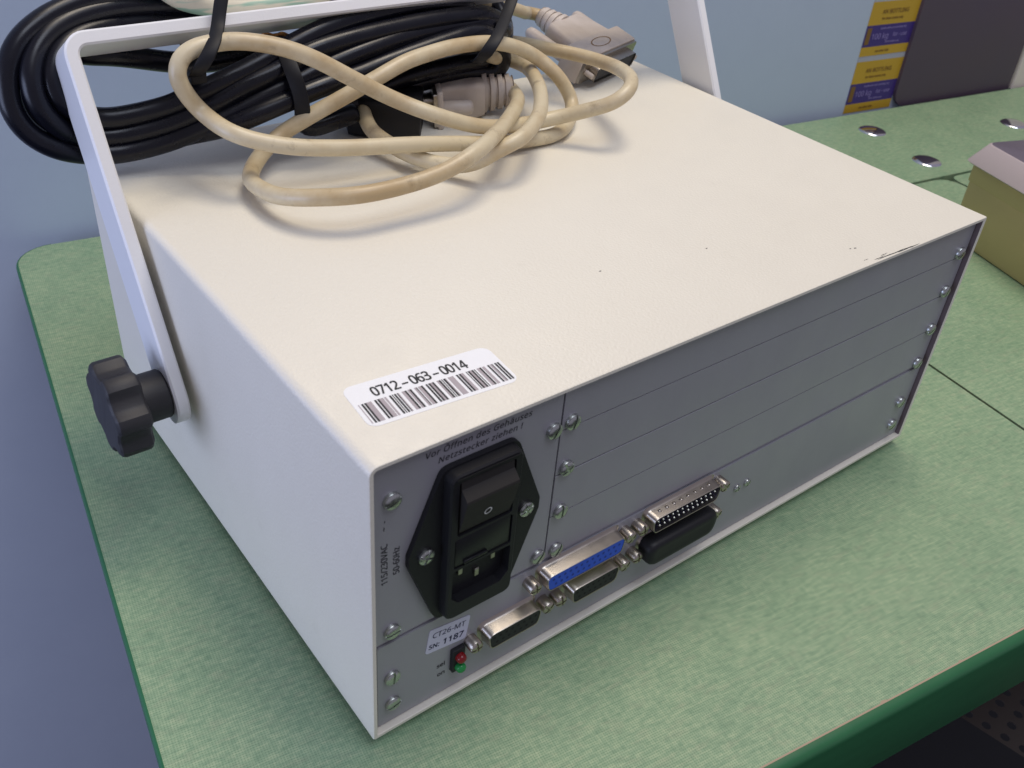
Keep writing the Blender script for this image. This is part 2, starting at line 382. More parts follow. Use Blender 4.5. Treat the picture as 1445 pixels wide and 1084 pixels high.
def ribbon(bm, pts, side, wid, thick, step=1.5):
    """flat strap along pts; side = direction of its width"""
    P = spline(pts, step); loops = []; n = len(P)
    for i in range(n):
        t = (P[min(i + 1, n - 1)] - P[max(i - 1, 0)]).normalized()
        s = Vector(side); s = (s - t * s.dot(t)).normalized(); q = t.cross(s)
        loops.append([P[i] + s * (a * wid / 2) + q * (b * thick / 2) for a, b in ((-1, -.6), (-.85, -1), (.85, -1), (1, -.6), (1, .6), (.85, 1), (-.85, 1), (-1, .6))])
    loft(bm, loops)

FONT = None
try:                                                          # the sans serif face that ships inside Blender, else its built-in one
    import os
    for fn in ("NotoSansHebrew-Regular.woff2",):
        fp = os.path.join(bpy.utils.system_resource('DATAFILES', path="fonts") or "", fn)
        if os.path.exists(fp): FONT = bpy.data.fonts.load(fp); break
except Exception: FONT = None

def text_obj(name, body, size, m, parent, mw, align='CENTER', shear=0.0, space=1.0, xs=1.0, bold=0.0):
    """flat print: mw places the text plane (mm)"""
    c = bpy.data.curves.new(name, 'FONT'); c.body = body
    if FONT: c.font = FONT
    c.size = size * MM; c.align_x = align; c.align_y = 'CENTER'
    c.shear = shear; c.space_character = space; c.resolution_u = 3
    t = bpy.data.objects.new(name + "_curve", c); COL.objects.link(t)
    bpy.context.view_layer.update()
    src = bpy.data.meshes.new_from_object(t)
    bpy.data.objects.remove(t); bpy.data.curves.remove(c)
    bt = bmesh.new(); k = 4 if bold > 0 else 1                  # heavier print: a few slightly shifted layers
    for i in range(k):
        cp = src.copy(); d = bold * MM
        cp.transform(Matrix.Translation((d * (1, -1, .6, -.6)[i] if k > 1 else 0, d * (.5, -.5, -.6, .6)[i] if k > 1 else 0, i * .006 * MM)))
        bt.from_mesh(cp); bpy.data.meshes.remove(cp)
    me = bpy.data.meshes.new(name); bt.to_mesh(me); bt.free(); bpy.data.meshes.remove(src)
    L = mw.copy(); L.translation = L.translation * MM
    me.transform(Matrix.Diagonal((xs, 1, 1, 1))); me.transform(L)
    me.materials.clear(); me.materials.append(m)
    o = bpy.data.objects.new(name, me); COL.objects.link(o); o.parent = parent
    return o

def print_frame(x, y, z, ang=0.0):
    """text plane on the rear panel (faces -Y), rotated by ang degrees anticlockwise"""
    m = Matrix(((1, 0, 0), (0, 0, -1), (0, 1, 0))).to_4x4() @ Matrix.Rotation(math.radians(ang), 4, 'Z')
    m.translation = Vector((x, y, z)); return m

def slotted(bm, frame, r, h, slots=1, ang=0.0, sw=None, dome=0.35, under=0.0):
    """screw head: base disc and dome pieces left standing between the slots"""
    sw = sw or r * 0.28
    lathe(bm, [(r, -under), (r, h * .55), (r * .97, h * .6)], frame, 20)
    rot = Matrix.Rotation(ang, 4, 'Z'); seg = 20
    def piece(sx, sy):
        pts = []
        for i in range(seg * 2):
            a = 2 * math.pi * i / (seg * 2); x, y = r * math.cos(a), r * math.sin(a)
            pts.append((x, y))
        def clip(k):
            o = []
            for x, y in pts:
                X, Yy = x * k, y * k
                if sy: Yy = max(Yy * sy, sw / 2) * sy
                if sx: X = max(X * sx, sw / 2) * sx
                o.append((X, Yy))
            return o
        loops = [[frame @ (rot @ Vector((x, y, hh))) for x, y in clip(k)] for k, hh in ((.97, h * .45), (.95, h * .72), (.75, h * .94), (.45, h))]
        loft(bm, loops)
    if slots == 1: piece(0, 1); piece(0, -1)
    else:
        for a in (1, -1):
            for b in (1, -1): piece(a, b)

PI = math.pi
BACK = (0, -1, 0)                                             # the rear panel looks towards -Y
W_, D_, H_ = 323.0, 240.4, 129.5
TZ = -5.0                                                     # table surface

# ---------------------------------------------------------------- setting
TH = math.radians(-8.2)
def uv(u, v, z=TZ): return Vector((u * math.cos(TH) - v * math.sin(TH), u * math.sin(TH) + v * math.cos(TH), z))
bm = bmesh.new(); box(bm, -1500, 2600, 437, 475, -760, 900)
o = obj("wall", bm, M['wall']); o.rotation_euler.z = TH; o['kind'] = 'structure'
bm = bmesh.new(); box(bm, -2500, 2600, -1800, 430, -790, -760)
o = obj("floor", bm, M['floor']); o.rotation_euler.z = TH; o['kind'] = 'structure'

# ---------------------------------------------------------------- the work table
table = thing("work_table", "green linoleum covered work table with rounded corner and dark green edge", "table", (0, 0, TZ), TH)
def board(name, outline, z0, z1, mats, par=table):
    bm = bmesh.new(); plate(bm, outline, z1, z0, plane='XY')
    return obj(name, bm, mats, par)
TT = 44.0
U0, V0, V1, U1 = -68.0, -70.0, 427.5, 1150.0
left = [(U0, V0), (396.2, V0), (396.2, V1), (U0, V1)]
left = left[:3] + [(U0 + 22 - 22 * math.sin(a * PI / 16), V1 - 22 + 22 * math.cos(a * PI / 16)) for a in range(9)]
board("table_board", left, -9, 0, M['lino'])
board("table_flap", roundpoly([(398.2, V0), (640, V0), (640, 287.4), (398.2, 287.4)], [.5, .5, 17, .5]), -9, 0, M['lino'])
board("table_flap", roundpoly([(643, V0), (U1, V0), (U1, 287.4), (643, 287.4)], [.5, .5, .5, 9]), -9, 0, M['lino'])
board("rear_board", [(397.4, 290.2), (U1, 290.2), (U1, V1), (397.4, V1)], -9, 0.4, M['lino'])
bm = bmesh.new(); box(bm, -20, U1, V0 + 3, V1 - 40, -TT - 1, -9.5)
obj("carcass", bm, M['seam'], table)
bm = bmesh.new(); box(bm, 396.3, 397.4, V0, 288, -9, -1.2); obj("seam_lipping", bm, M['seam'], table)
# edging: half-round green band, deep along the front and thin round the free edges
def band_strip(path, prof):
    bm = bmesh.new(); loops = []
    for i, p in enumerate(path):
        a = Vector(path[max(i - 1, 0)]); c = Vector(path[min(i + 1, len(path) - 1)]); q = Vector(p)
        d1 = (q - a).normalized() if i else (c - q).normalized(); d2 = (c - q).normalized() if i < len(path) - 1 else d1
        n1, n2 = Vector((d1.y, -d1.x)), Vector((d2.y, -d2.x)); nn = (n1 + n2); nn = -nn / max(nn.dot(n1), .3)
        loops.append([(q.x + nn.x * k, q.y + nn.y * k, hh) for k, hh in prof])
    loft(bm, loops); obj("edge_band", bm, M['band'], table, 50)
band_strip([(U1, V0), (U0 - 1.6, V0)], [(0, -TT - 1), (3.6, -TT - .5), (4.4, -TT + 2), (4.4, -4.0), (3.9, -1.9), (2.7, -.55), (1.2, .0), (0, .05)])
band_strip([(U0, V0 + .1), (U0, V1 - 22)] + [(U0 + 22 - 22 * math.cos(a * PI / 16), V1 - 22 + 22 * math.sin(a * PI / 16)) for a in range(1, 9)],
           [(0, -9), (1.3, -8.6), (1.6, -7.8), (1.6, -1.6), (1.2, -.6), (.6, -.05), (0, .05)])
bm = bmesh.new(); box(bm, U0, U1, V0 - .1, V0 + .55, -.5, .07); obj("worn_edge", bm, M['worn'], table)
for u, s in ((233, 1.6), (188, 2.2), (206, 1.0), (268, 1.2)):
    bm = bmesh.new(); pts = [(u + s * (math.cos(a) + random.uniform(-.3, .3)), V0 + .4 + abs(s * .5 * math.sin(a)) * random.uniform(.5, 1.1)) for a in [i * PI / 5 for i in range(10)]]
    pts = sorted({(round(x, 3), round(y, 3)) for x, y in pts[:6]}); pts += [(pts[-1][0], V0 - .05), (pts[0][0], V0 - .05)]
    plate(bm, pts[::-1], .1, -.3, plane='XY'); obj("edge_chip", bm, M['worn'], table)
# rivets
bm = bmesh.new()
lathe(bm, [(12.8, .1), (12.7, .5), (11.4, 1.35), (9.4, 2.1), (6.6, 2.72), (3.4, 3.1), (.4, 3.2)], Matrix.Identity(4), 36)
rv = obj("rivet", bm, M['chrome'], table, 80)
rv.location = Vector((655.6, 389, 0)) * MM
for u, v in ((650, 319), (813, 355)): dup(rv, (u, v, 0), parent=table)

# ---------------------------------------------------------------- things behind the table
def sticker(z0, text_rows, label):
    t = thing("wall_label", label, "label", (0, 0, 0), TH, "yellow and purple labels on the wall")
    y = 436.9
    def band(name, a, b, m, x0=666, x1=729):
        bm = bmesh.new(); box(bm, x0, x1, y - .35, y, a, b); return obj(name, bm, m, t)
    band("yellow_band", z0, z0 + 8.6, M['yellow']); band("purple_band", z0 + 8.6, z0 + 28.4, M['purple']); band("yellow_band", z0 + 28.4, z0 + 49.5, M['yellow'])
    band("white_strip", z0 + 49.5, z0 + 53.6, M['sticker_white'])
    f = lambda x, z: (lambda mm: (setattr(mm, 'translation', Vector((x, y - .6, z))), mm)[1])(Matrix(((1, 0, 0), (0, 0, -1), (0, 1, 0))).to_4x4())
    for body, z, s, m, xx in text_rows:
        text_obj("lettering", body, s, M[m], t, f(xx, z0 + z), bold=.12)
    bm = bmesh.new(); box(bm, 667.5, 673, y - .6, y - .35, z0 + 11, z0 + 26); obj("emblem", bm, M['brown_ink'], t)
rows = [("AN BOTTLING", 40.5, 6.6, 'brown_ink', 698), ("for clean rooms only", 34.2, 3.6, 'brown_ink', 696),
        ("100 kg", 18.2, 9.0, 'lilac', 686), ("for - use", 18.6, 6.0, 'lilac', 712), ("handle with care and keep dry", 25.2, 3.0, 'lilac', 701), ("fill in before use", 12.2, 3.0, 'lilac', 704),
        ("see other side", 4.2, 3.4, 'brown_ink', 694)]
sticker(-7, rows, "lower yellow and purple printed label on the grey wall, touching the table edge")
sticker(47.5, rows, "upper yellow and purple printed label on the grey wall, above its twin")
bm = bmesh.new(); plate(bm, rrect(728.6, 905, -7, 420, [17, 2, 6, 6]), 433, 436.6)
o = obj("cupboard_door", bm, M['dark_panel'], None); o.rotation_euler.z = TH
tag(o, "dark purple brown lacquered door behind the table, next to the yellow labels", "door")
bm = bmesh.new(); box(bm, 909, 1300, 431, 436.6, -7, 600, .5)
o = obj("pale_board", bm, M['pale_wall'], None); o.rotation_euler.z = TH
tag(o, "pale cream board on the wall in the far right corner", "board")

# dark perforated sheet below the front edge
bm = bmesh.new()
px, r = 11.5, 3.0
for i in range(16):
    for j in range(15):
        cx, cy = i * px, -j * px
        sq = [(cx - px / 2, cy - px / 2), (cx, cy - px / 2), (cx + px / 2, cy - px / 2), (cx + px / 2, cy), (cx + px / 2, cy + px / 2), (cx, cy + px / 2), (cx - px / 2, cy + px / 2), (cx - px / 2, cy)]
        ci = [(cx + r * math.cos(math.radians(a)), cy + r * math.sin(math.radians(a))) for a in (225, 270, 315, 0, 45, 90, 135, 180)]
        A = [bm.verts.new((x, y, 0)) for x, y in sq]; B = [bm.verts.new((x, y, 0)) for x, y in ci]; Cc = [bm.verts.new((x, y, -.5)) for x, y in ci]
        for k in range(8):
            bm.faces.new((A[k], A[(k + 1) % 8], B[(k + 1) % 8], B[k])); bm.faces.new((B[k], B[(k + 1) % 8], Cc[(k + 1) % 8], Cc[k]))
o = obj("perforated_sheet", bm, M['sheet'], None); o.location = Vector((372, -60, -190)) * MM; o.rotation_euler = (0, 0, TH + .32)
tag(o, "dark brown perforated sheet in the shadow under the table front", "metal sheet")

# ---------------------------------------------------------------- khaki box with a mauve lid
a = math.atan2(-.303, .953)
kb = thing("storage_box", "khaki box with a mauve grey lid standing right of the instrument", "box", (576, 130, TZ), a)
bm = bmesh.new(); box(bm, 0, 190, -240, 0, 0.2, 57, 2.0); obj("body", bm, M['khaki'], kb, 40)
bm = bmesh.new(); box(bm, -.5, 190.5, -240.5, .5, 44.6, 58.2, .6); obj("rim", bm, M['khaki'], kb, 40)
bm = bmesh.new()
def rr(x0, x1, y0, y1, z, r): return [(x, y, z) for x, y in rrect(x0, x1, y0, y1, r, 4)]
loft(bm, [rr(-5, 195, -245, 5, 58.4, 7), rr(-6, 196, -246, 6, 59.4, 7), rr(1.5, 188, -238, -1.5, 73.4, 6), rr(2.5, 187, -237, -2.5, 74, 6)])
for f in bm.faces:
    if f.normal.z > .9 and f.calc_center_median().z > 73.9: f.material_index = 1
obj("lid", bm, [M['lid'], M['lid_top']], kb, 35)

# ---------------------------------------------------------------- the instrument case
case = thing("instrument_case", "white sheet metal instrument case with grey rear panels and a carrying handle", "instrument", (0, 0, 0))
# folded sheet sleeve
bm = bmesh.new()
def prof(ins, y, r): return [(x, y, z) for x, z in rrect(ins, W_ - ins, ins, H_ - ins, r, 5)]
rs = [1.0, 1.2, 1.2, 3.4]
def rsi(d): return [max(v - d, .3) for v in rs]
loops = [prof(1.9, D_ - 3, rsi(1.9)), prof(1.9, .35, rsi(1.9)), prof(1.6, 0, rsi(1.6)), prof(.35, 0, rsi(.35)), prof(0, .45, rs), prof(0, D_, rs)]
loft(bm, loops, False, False)
for f in bm.faces:
    c = f.calc_center_median()
    if c.x > W_ - 2.4 and .4 < c.y < D_ - 4 and f.normal.x < -.5: f.material_index = 1
obj("housing", bm, [M['coat'], M['bare']], case, 40)
bm = bmesh.new(); plate(bm, rrect(2.0, W_ - 2.0, 2.0, H_ - 2.0, .4), D_ - 6, D_ - 1.0); obj("front_panel", bm, M['panel'], case)
bm = bmesh.new(); box(bm, 2.0, W_ - 2.0, 20.5, 21.5, 2.0, H_ - 2.0); obj("inner_frame", bm, M['panel_edge'], case)
bm = bmesh.new(); box(bm, 2.0, W_ - 2.0, 3.4, 14, 45.95, 47.55); obj("divider_rail", bm, M['panel'], case)
# panels
PY = 2.5
bm = bmesh.new(); plate(bm, rrect(2.2, 74.6, 47.7, H_ - 2.1, .5), PY, PY + 2, [rrect(27.0, 54.2, 51.5, 114.5, 2)]); pp = obj("power_panel", bm, M['panel'], case)
zs = [H_ - 2.1, 109.1, 88.8, 69.0, 47.7]
for i in range(4):
    bm = bmesh.new(); box(bm, 75.4, W_ - 2.6, PY + (.12 if i % 2 else 0), PY + 2, zs[i + 1] + .22, zs[i] - (.22 if i else 0), .12); obj("blank_panel", bm, M['panel'], case)
bm = bmesh.new(); plate(bm, roundpoly([(3.4, 2.5), (W_ - 2.6, 2.5), (W_ - 2.6, 45.7), (3.4, 45.7)], [.8, .5, .5, 1.2]), PY, PY + 2); cp = obj("connector_panel", bm, M['panel'], case)
# panel screws
def screw_at(x, z, slots, ang, r=3.1, h=2.0, y=PY, par=case, name="screw", m='zinc'):
    bm = bmesh.new(); k = max(0.0, h - 2.1); slotted(bm, frame_at((0, -k, 0), BACK), r, h - k, slots, ang, under=k)
    o = obj(name, bm, M[m], par, 45); o.location = Vector((x, y, z)) * MM; return o
PS = [(9, 111.7, 1, .4), (9, 52.2, 1, .1), (71.6, 111.3, 1, 1.1), (71.2, 51.9, 1, .9), (79.6, 111.8, 1, 1.3), (79.7, 91.2, 2, .5), (79.5, 70.7, 1, 1.5), (80, 50.6, 1, 1.0),
      (314.3, 111.9, 1, .8), (314.2, 91.4, 1, 1.2), (314.5, 70, 1, .4), (314.3, 49.9, 1, .9), (9.0, 27.5, 1, 1.45), (9.3, 12.8, 1, .25), (312.4, 26, 1, 1.0), (312.4, 11.4, 1, .7)]
for x, z, s, an in PS: screw_at(x, z, s, an)
screw_at(187.6, 28.2, 2, .3, 1.9, 1.3); screw_at(194.2, 28.3, 2, .9, 1.9, 1.3)
# printing on the panels
text_obj("printed_warning", "Vor \u00d6ffnen des Geh\u00e4uses", 3.9, M['panel_ink'], pp, print_frame(41, PY - .08, 123.1), shear=.18, space=1.08, bold=.05)
text_obj("printed_warning", "Netzstecker ziehen !", 3.9, M['panel_ink'], pp, print_frame(41.6, PY - .08, 119.4), shear=.18, space=1.08, bold=.05)
text_obj("printed_rating", "115/230VAC", 4.0, M['panel_ink'], pp, print_frame(6.3, PY - .08, 85, 90), space=1.0, bold=.06)
text_obj("printed_rating", "50-60Hz", 4.0, M['panel_ink'], pp, print_frame(10.7, PY - .08, 84.5, 90), space=1.0, bold=.06)
text_obj("printed_rating", "~  -", 3.8, M['panel_ink'], pp, print_frame(6.3, PY - .08, 102, 90), bold=.06)
text_obj("printed_name", "sel", 3.6, M['panel_ink'], cp, print_frame(30.0, PY - .08, 18.9), bold=.08)
text_obj("printed_name", "on", 3.6, M['panel_ink'], cp, print_frame(30.2, PY - .08, 13.9), bold=.08)

# --- mains inlet with rocker switch and fuse drawer
CX = 40.8
hexo = roundpoly([(26.3, 116.4), (55.2, 116.4), (67.2, 85.2), (67.2, 80.2), (56.4, 48.6), (25.4, 48.6), (14.2, 80.2), (14.2, 85.2)], [4.5, 4.5, 3, 3, 4.5, 4.5, 3, 3], 4)
sw_hole = rrect(29.8, 51.8, 89.2, 112.6, 1.0, 2)
so_hole = roundpoly([(31.8, 57.2), (49.2, 57.2), (52.6, 60.8), (52.6, 73.4), (28.8, 73.4), (28.8, 60.4)], .8, 2)
fd_hole = rrect(29.2, 52.4, 74.6, 88.0, .8, 2)
bm = bmesh.new(); plate(bm, hexo, .4, 2.44, [rrect(28.2, 53.6, 52.2, 113.8, 1.5, 2)])
loft(bm, [[(x, .4, z) for x, z in roundpoly([(26.6, 115.7), (54.9, 115.7), (54.9, 49.8), (26.6, 49.8)], 3.6, 5)],
          [(x, -2.9, z) for x, z in roundpoly([(26.8, 115.5), (54.7, 115.5), (54.7, 50.0), (26.8, 50.0)], 3.6, 5)],
          [(x, -3.5, z) for x, z in roundpoly([(27.4, 114.9), (54.1, 114.9), (54.1, 50.6), (27.4, 50.6)], 3.2, 5)]], True, False)
inlet = None
ring = [v for v in bm.verts if abs(v.co.y + 3.5) < 1e-4]
es = [e for e in bm.edges if abs(e.verts[0].co.y + 3.5) < 1e-4 and abs(e.verts[1].co.y + 3.5) < 1e-4]
for lp, dep in ((sw_hole, 2), (so_hole, 17), (fd_hole, 2)):
    a = [bm.verts.new((x, -3.5, z)) for x, z in lp]; b = [bm.verts.new((x, dep, z)) for x, z in lp]
    for i in range(len(a)):
        j = (i + 1) % len(a); es.append(bm.edges.new((a[i], a[j]))); bm.faces.new((a[i], a[j], b[j], b[i]))
    bm.faces.new(b)
bmesh.ops.triangle_fill(bm, use_beauty=True, edges=es)
bmesh.ops.recalc_face_normals(bm, faces=bm.faces)
inlet = obj("power_inlet", bm, M['black_plastic'], case, 35, "black mains inlet with rocker switch, fuse drawer and three pin socket")
bm = bmesh.new(); plate(bm, rrect(28.4, 53.1, 113.4, 114.2, .3, 1), -3.9, -3.4); obj("lip", bm, M['black_gloss'], inlet)
# rocker: ridge at the top, pressed in below
bm = bmesh.new()
pr = [(1.2, 112.4), (-3.2, 112.4), (-3.6, 109.3), (-6.7, 106.4), (-6.95, 105.6), (-5.0, 97.0), (-3.0, 90.2), (1.4, 89.8)]
loft(bm, [[(x, y, z) for y, z in pr] for x in (30.6, 51.0)])
rk = obj("rocker_switch", bm, M['rocker'], inlet)
bm = bmesh.new(); nrm = Vector((0, -1, -.25)).normalized()
fr = frame_at(Vector((40.3, -5.06, 97.2)) + nrm * .16, nrm)
for i in range(24):
    a0, a1 = 2 * PI * i / 24, 2 * PI * (i + 1) / 24
    bm.faces.new([bm.verts.new(fr @ Vector((r * math.cos(t) * .85, r * math.sin(t), 0))) for r, t in ((1.25, a0), (1.75, a0), (1.75, a1), (1.25, a1))])
obj("off_mark", bm, M['white_mark'], inlet)
bm = bmesh.new(); box(bm, 29.6, 52.0, -3.2, 2, 75.0, 87.6, .5); box(bm, 33, 42.6, -3.9, -3, 75.4, 76.8, .3); obj("fuse_drawer", bm, M['black_gloss'], inlet, 40)
bm = bmesh.new(); plate(bm, [(p[0], p[1]) for p in so_hole], 16.0, 16.6); obj("socket_floor", bm, M['pit'], inlet)
for x, z in ((34.2, 68.6), (41.2, 64.0), (47.8, 68.8)):
    bm = bmesh.new(); box(bm, x - .95, x + .95, -.6, 16, z - 1.8, z + 1.8, .35); obj("contact_pin", bm, M['pin_dull'], inlet)
for x, an in ((20.6, 1.1), (61.2, .3)): 
    screw_at(x, 82.7, 2, an, 3.0, 1.3, .4, inlet)

# --- D-sub connectors
def dshape(cx, cz, w, h, r=2.6, up=True):
    k = h * math.tan(math.radians(10)) * .5
    a, b = w / 2 + (k * .0), w / 2 - 2 * k
    pts = [(cx - b, cz - h / 2), (cx + b, cz - h / 2), (cx + a, cz + h / 2), (cx - a, cz + h / 2)]
    if not up: pts = [(cx - a, cz - h / 2), (cx + a, cz - h / 2), (cx + b, cz + h / 2), (cx - b, cz + h / 2)]
    return roundpoly(pts, r, 4)
def dsub(cx, cz, w, ins, span, label, male=False, pins=(13, 12), h=8.6, depth=6.0, shell=True):
    t = bpy.data.objects.new("d_sub_connector", None); COL.objects.link(t); t.parent = case; t['label'] = label
    y0 = PY - depth
    bm = bmesh.new()
    L = lambda ww, hh, y, r: [(x, y, z) for x, z in dshape(cx, cz, ww, hh, r)]
    lp = [L(w + 3.4, h + 3.4, PY, 3.6), L(w + 1.4, h + 1.4, PY - .5, 3.0), L(w + .5, h + .5, PY - 1.4, 2.8), L(w, h, y0 + .5, 2.6), L(w - .5, h - .5, y0, 2.4), L(w - 1.1, h - 1.1, y0 + .1, 2.2), L(w - 1.2, h - 1.2, PY - .8, 2.2)]
    loft(bm, lp, False, False)
    if male:
        for k in range(8):
            x = cx - w * .36 + k * w * .72 / 7
            lathe(bm, [(.95, -.3), (.9, .2), (.6, .55), (.1, .68)], Matrix.Translation((x, PY - 3.0, cz + h / 2)), 10)
    obj("shell", bm, M['nickel'], t, 40)
    bm = bmesh.new(); yi = y0 + .25 if not male else PY - 1.2
    plate(bm, dshape(cx, cz, w - 1.3, h - 1.3, 2.2), yi, PY - .2); obj("insert", bm, M[ins], t)
    bm = bmesh.new()
    for row, (k, dz) in enumerate(((pins[0], 1.42), (pins[1], -1.42))):
        for i in range(k):
            x = cx + (i - (k - 1) / 2) * 2.76
            if male: lathe(bm, [(.52, 0), (.52, 4.0), (.3, 4.5)], frame_at((x, yi + .05, cz + dz), BACK), 8)
            else:
                bm.faces.new([bm.verts.new((x + .62 * math.cos(a * PI / 5), yi - .06, cz + dz + .62 * math.sin(a * PI / 5))) for a in range(10)])
    obj("contact_pins" if male else "contact_holes", bm, M['pin_dull'] if male else (M['blue_hole'] if ins == 'blue_insert' else M['pit']), t)
    for s in (-1, 1):
        o = screw_at(cx + s * span / 2, cz, 2, .4 + s * .3, 2.75, 5.6, PY, t, "jack_screw", 'nickel')
    return t
dsub(92.6, 40.0, 40.2, 'blue_insert', 48.4, "socket connector with a bright blue face, beside the mains inlet")
dsub(99.6, 24.2, 25.4, 'dark_insert', 33.6, "short black faced socket connector below the blue one", pins=(8, 7))
dsub(59.4, 24.6, 25.4, 'dark_insert', 33.8, "short black faced socket connector right of the red and green lamps", pins=(8, 7))
dsub(147.5, 40.4, 40.2, 'navy_insert', 48.0, "plug connector with a dark blue inside and thin pins", male=True)
cap_d = dsub(147.2, 24.6, 40.2, 'dark_insert', 47.6, "connector covered by a black rubber cap")
bm = bmesh.new()
L = lambda ww, hh, y, r: [(x, y, z) for x, z in dshape(147.6, 24.2, ww, hh, r)]
loft(bm, [L(42.6, 12.4, 1.6, 4.5), L(42.9, 12.7, -2.4, 4.6), L(42.2, 12.1, -4.2, 4.5), L(40.4, 10.6, -5.2, 4.2), L(36, 7.0, -5.5, 3.2), L(33, 5.0, -5.3, 2.2)])
obj("rubber_cap", bm, M['black_plastic'], cap_d, 60)

# --- serial label and lamps
sl = bpy.data.objects.new("serial_label", None); COL.objects.link(sl); sl.parent = case; sl.location = Vector((32.5, PY - .1, 34.1)) * MM; sl.rotation_euler = (0, math.radians(8.0), 0)
bm = bmesh.new(); plate(bm, rrect(-8.9, 8.9, -6.0, 6.0, 1.2), -.08, .06); obj("sticker", bm, M['slabel'], sl)
text_obj("lettering", "CT26-MT", 4.3, M['blue_ink'], sl, print_frame(0, -.14, 2.7), space=1.02, bold=.03)
text_obj("lettering", "SN:", 3.7, M['blue_ink'], sl, print_frame(-5.6, -.14, -2.7), bold=.08)
text_obj("lettering", "1187", 4.9, M['blue_ink'], sl, print_frame(2.7, -.14, -2.5), space=1.05, bold=.14)
bm = bmesh.new(); box(bm, 34.0, 39.6, .6, 3, 12.6, 24.6, .4); ib = obj("indicator_block", bm, M['dark_insert'], case, 40)
for z, m, nm in ((20.6, 'red_led', 'red_lamp'), (15.2, 'green_led', 'green_lamp')):
    bm = bmesh.new(); lathe(bm, [(2.05, 0), (2.05, 1.4), (1.8, 2.2), (1.1, 2.75), (.3, 2.95)], frame_at((37.0, .7, z), BACK), 20); obj(nm, bm, M[m], ib, 70)

# --- bar code label on the lid
bl = bpy.data.objects.new("barcode_label", None); COL.objects.link(bl); bl.parent = case
bl.location = Vector((37.3, 24.3, H_ + .02)) * MM; bl.rotation_euler = (0, 0, math.radians(-4.3))
bm = bmesh.new(); plate(bm, rrect(-26.6, 26.6, -10.8, 10.8, 3.4), .14, 0, plane='XY'); obj("sticker", bm, M['label'], bl)
fl = Matrix.Identity(4); fl.translation = Vector((-1.6, 5.2, .2))
text_obj("printed_number", "0712 \u2013 063 \u2013 0014", 8.0, M['ink'], bl, fl, space=.93, bold=.2, xs=.70)
seq = "g1w2b2w1b2g5w3b2w1b2g4w1g2w3b2w1b1w1b2w1b1g1w3g3b2w1g2b2w3g2b1w1g3b2w3b2w1b2g2b2w3g2b2w1b1w1b2g1w2g6w3b2w1b2g3w3b1w1b2g2b2w1b1w2g3b2w1g3w3b2w1g2b1w2b2w1b2"
tok = [(seq[i], int(seq[i + 1])) for i in range(0, len(seq), 2)]; tot = sum(k for _, k in tok)
bb, bg_ = bmesh.new(), bmesh.new(); x = -25.2; un = 50.6 / tot
for ch, k in tok:
    if ch != 'w':
        t = bb if ch == 'b' else bg_
        t.faces.new([t.verts.new(p) for p in ((x, -9.2, .19), (x + un * k, -9.2, .19), (x + un * k, 0.9, .19), (x, 0.9, .19))])
    x += un * k
obj("barcode", bb, M['ink'], bl); obj("barcode", bg_, M['grey_ink'], bl)
# --- scuffs where the paint is rubbed off
for (x, y, l, wd) in ((252, .9, 24, .7), (243, 1.6, 8, .45), (262, .5, 16, .6), (247, 2.4, 5, .35), (240.5, 12.2, 1.5, .7), (238.2, 13.0, 1.0, .6), (133, 52, 1.3, .7), (184, 44, 1.2, .6), (236, 3.4, 3, .3)):
    bm = bmesh.new(); k = 9; top = []; bot = []
    for i in range(k):
        t = i / (k - 1); ww = wd * (math.sin(t * PI) ** .7) * random.uniform(.5, 1.0) + .03; yy = y + random.uniform(-.12, .12)
        top.append((x - l / 2 + l * t, yy + ww / 2)); bot.append((x - l / 2 + l * t, yy - ww / 2))
    hz = H_ + .03 + .004 * (x % 7)
    a = [bm.verts.new((p[0], p[1], hz)) for p in top]; c = [bm.verts.new((p[0], p[1], hz)) for p in bot]
    for i in range(k - 1): bm.faces.new((c[i], c[i + 1], a[i + 1], a[i]))
    obj("scuff_mark", bm, M['ink'], case)
# --- feet
for x in (22, W_ - 22):
    for y in (24, D_ - 24):
        bm = bmesh.new(); lathe(bm, [(7, TZ + .05), (8, 0.02)], Matrix.Translation((x, y, 0)), 20); obj("rubber_foot", bm, M['rubber'], case, 40)

# --- carrying handle: flat strip, bent twice, leaning away
HA = math.radians(28.66); HG, HT, HW, HL = 3.2, 5.5, 23.5, 152.1
hd = Vector((0, math.sin(HA), math.cos(HA))); hn = Vector((0, -math.cos(HA), math.sin(HA)))
O = Vector((0, 134.9, 60.0)) - hn * (HW / 2)                   # centre line of the strip at s = 0
s0 = -1.5 - HW / 2 + 10.5
def hp(x, s): return O + Vector((x, 0, 0)) + hd * s
path = []                                                      # (x, s, inward-normal x, inward-normal s)
xl, xr, sm = -HG - HT / 2, W_ + HG + HT / 2, HL - HT / 2
RB = 6.5
ends = [s0 + HW / 2 * (1 - math.cos(a * PI / 16)) for a in range(0, 9)]
for s in ends: path.append((xl, s, 1, 0))
path.append((xl, sm - RB, 1, 0))
for a in range(1, 8): t = a * PI / 16; path.append((xl + RB - RB * math.cos(t), sm - RB + RB * math.sin(t), math.cos(t), -math.sin(t)))
path.append((xl + RB, sm, 0, -1)); path.append((xr - RB, sm, 0, -1))
for a in range(1, 8): t = a * PI / 16; path.append((xr - RB + RB * math.sin(t), sm - RB + RB * math.cos(t), -math.sin(t), -math.cos(t)))
path.append((xr, sm - RB, -1, 0))
for s in reversed(ends): path.append((xr, s, -1, 0))
loops = []
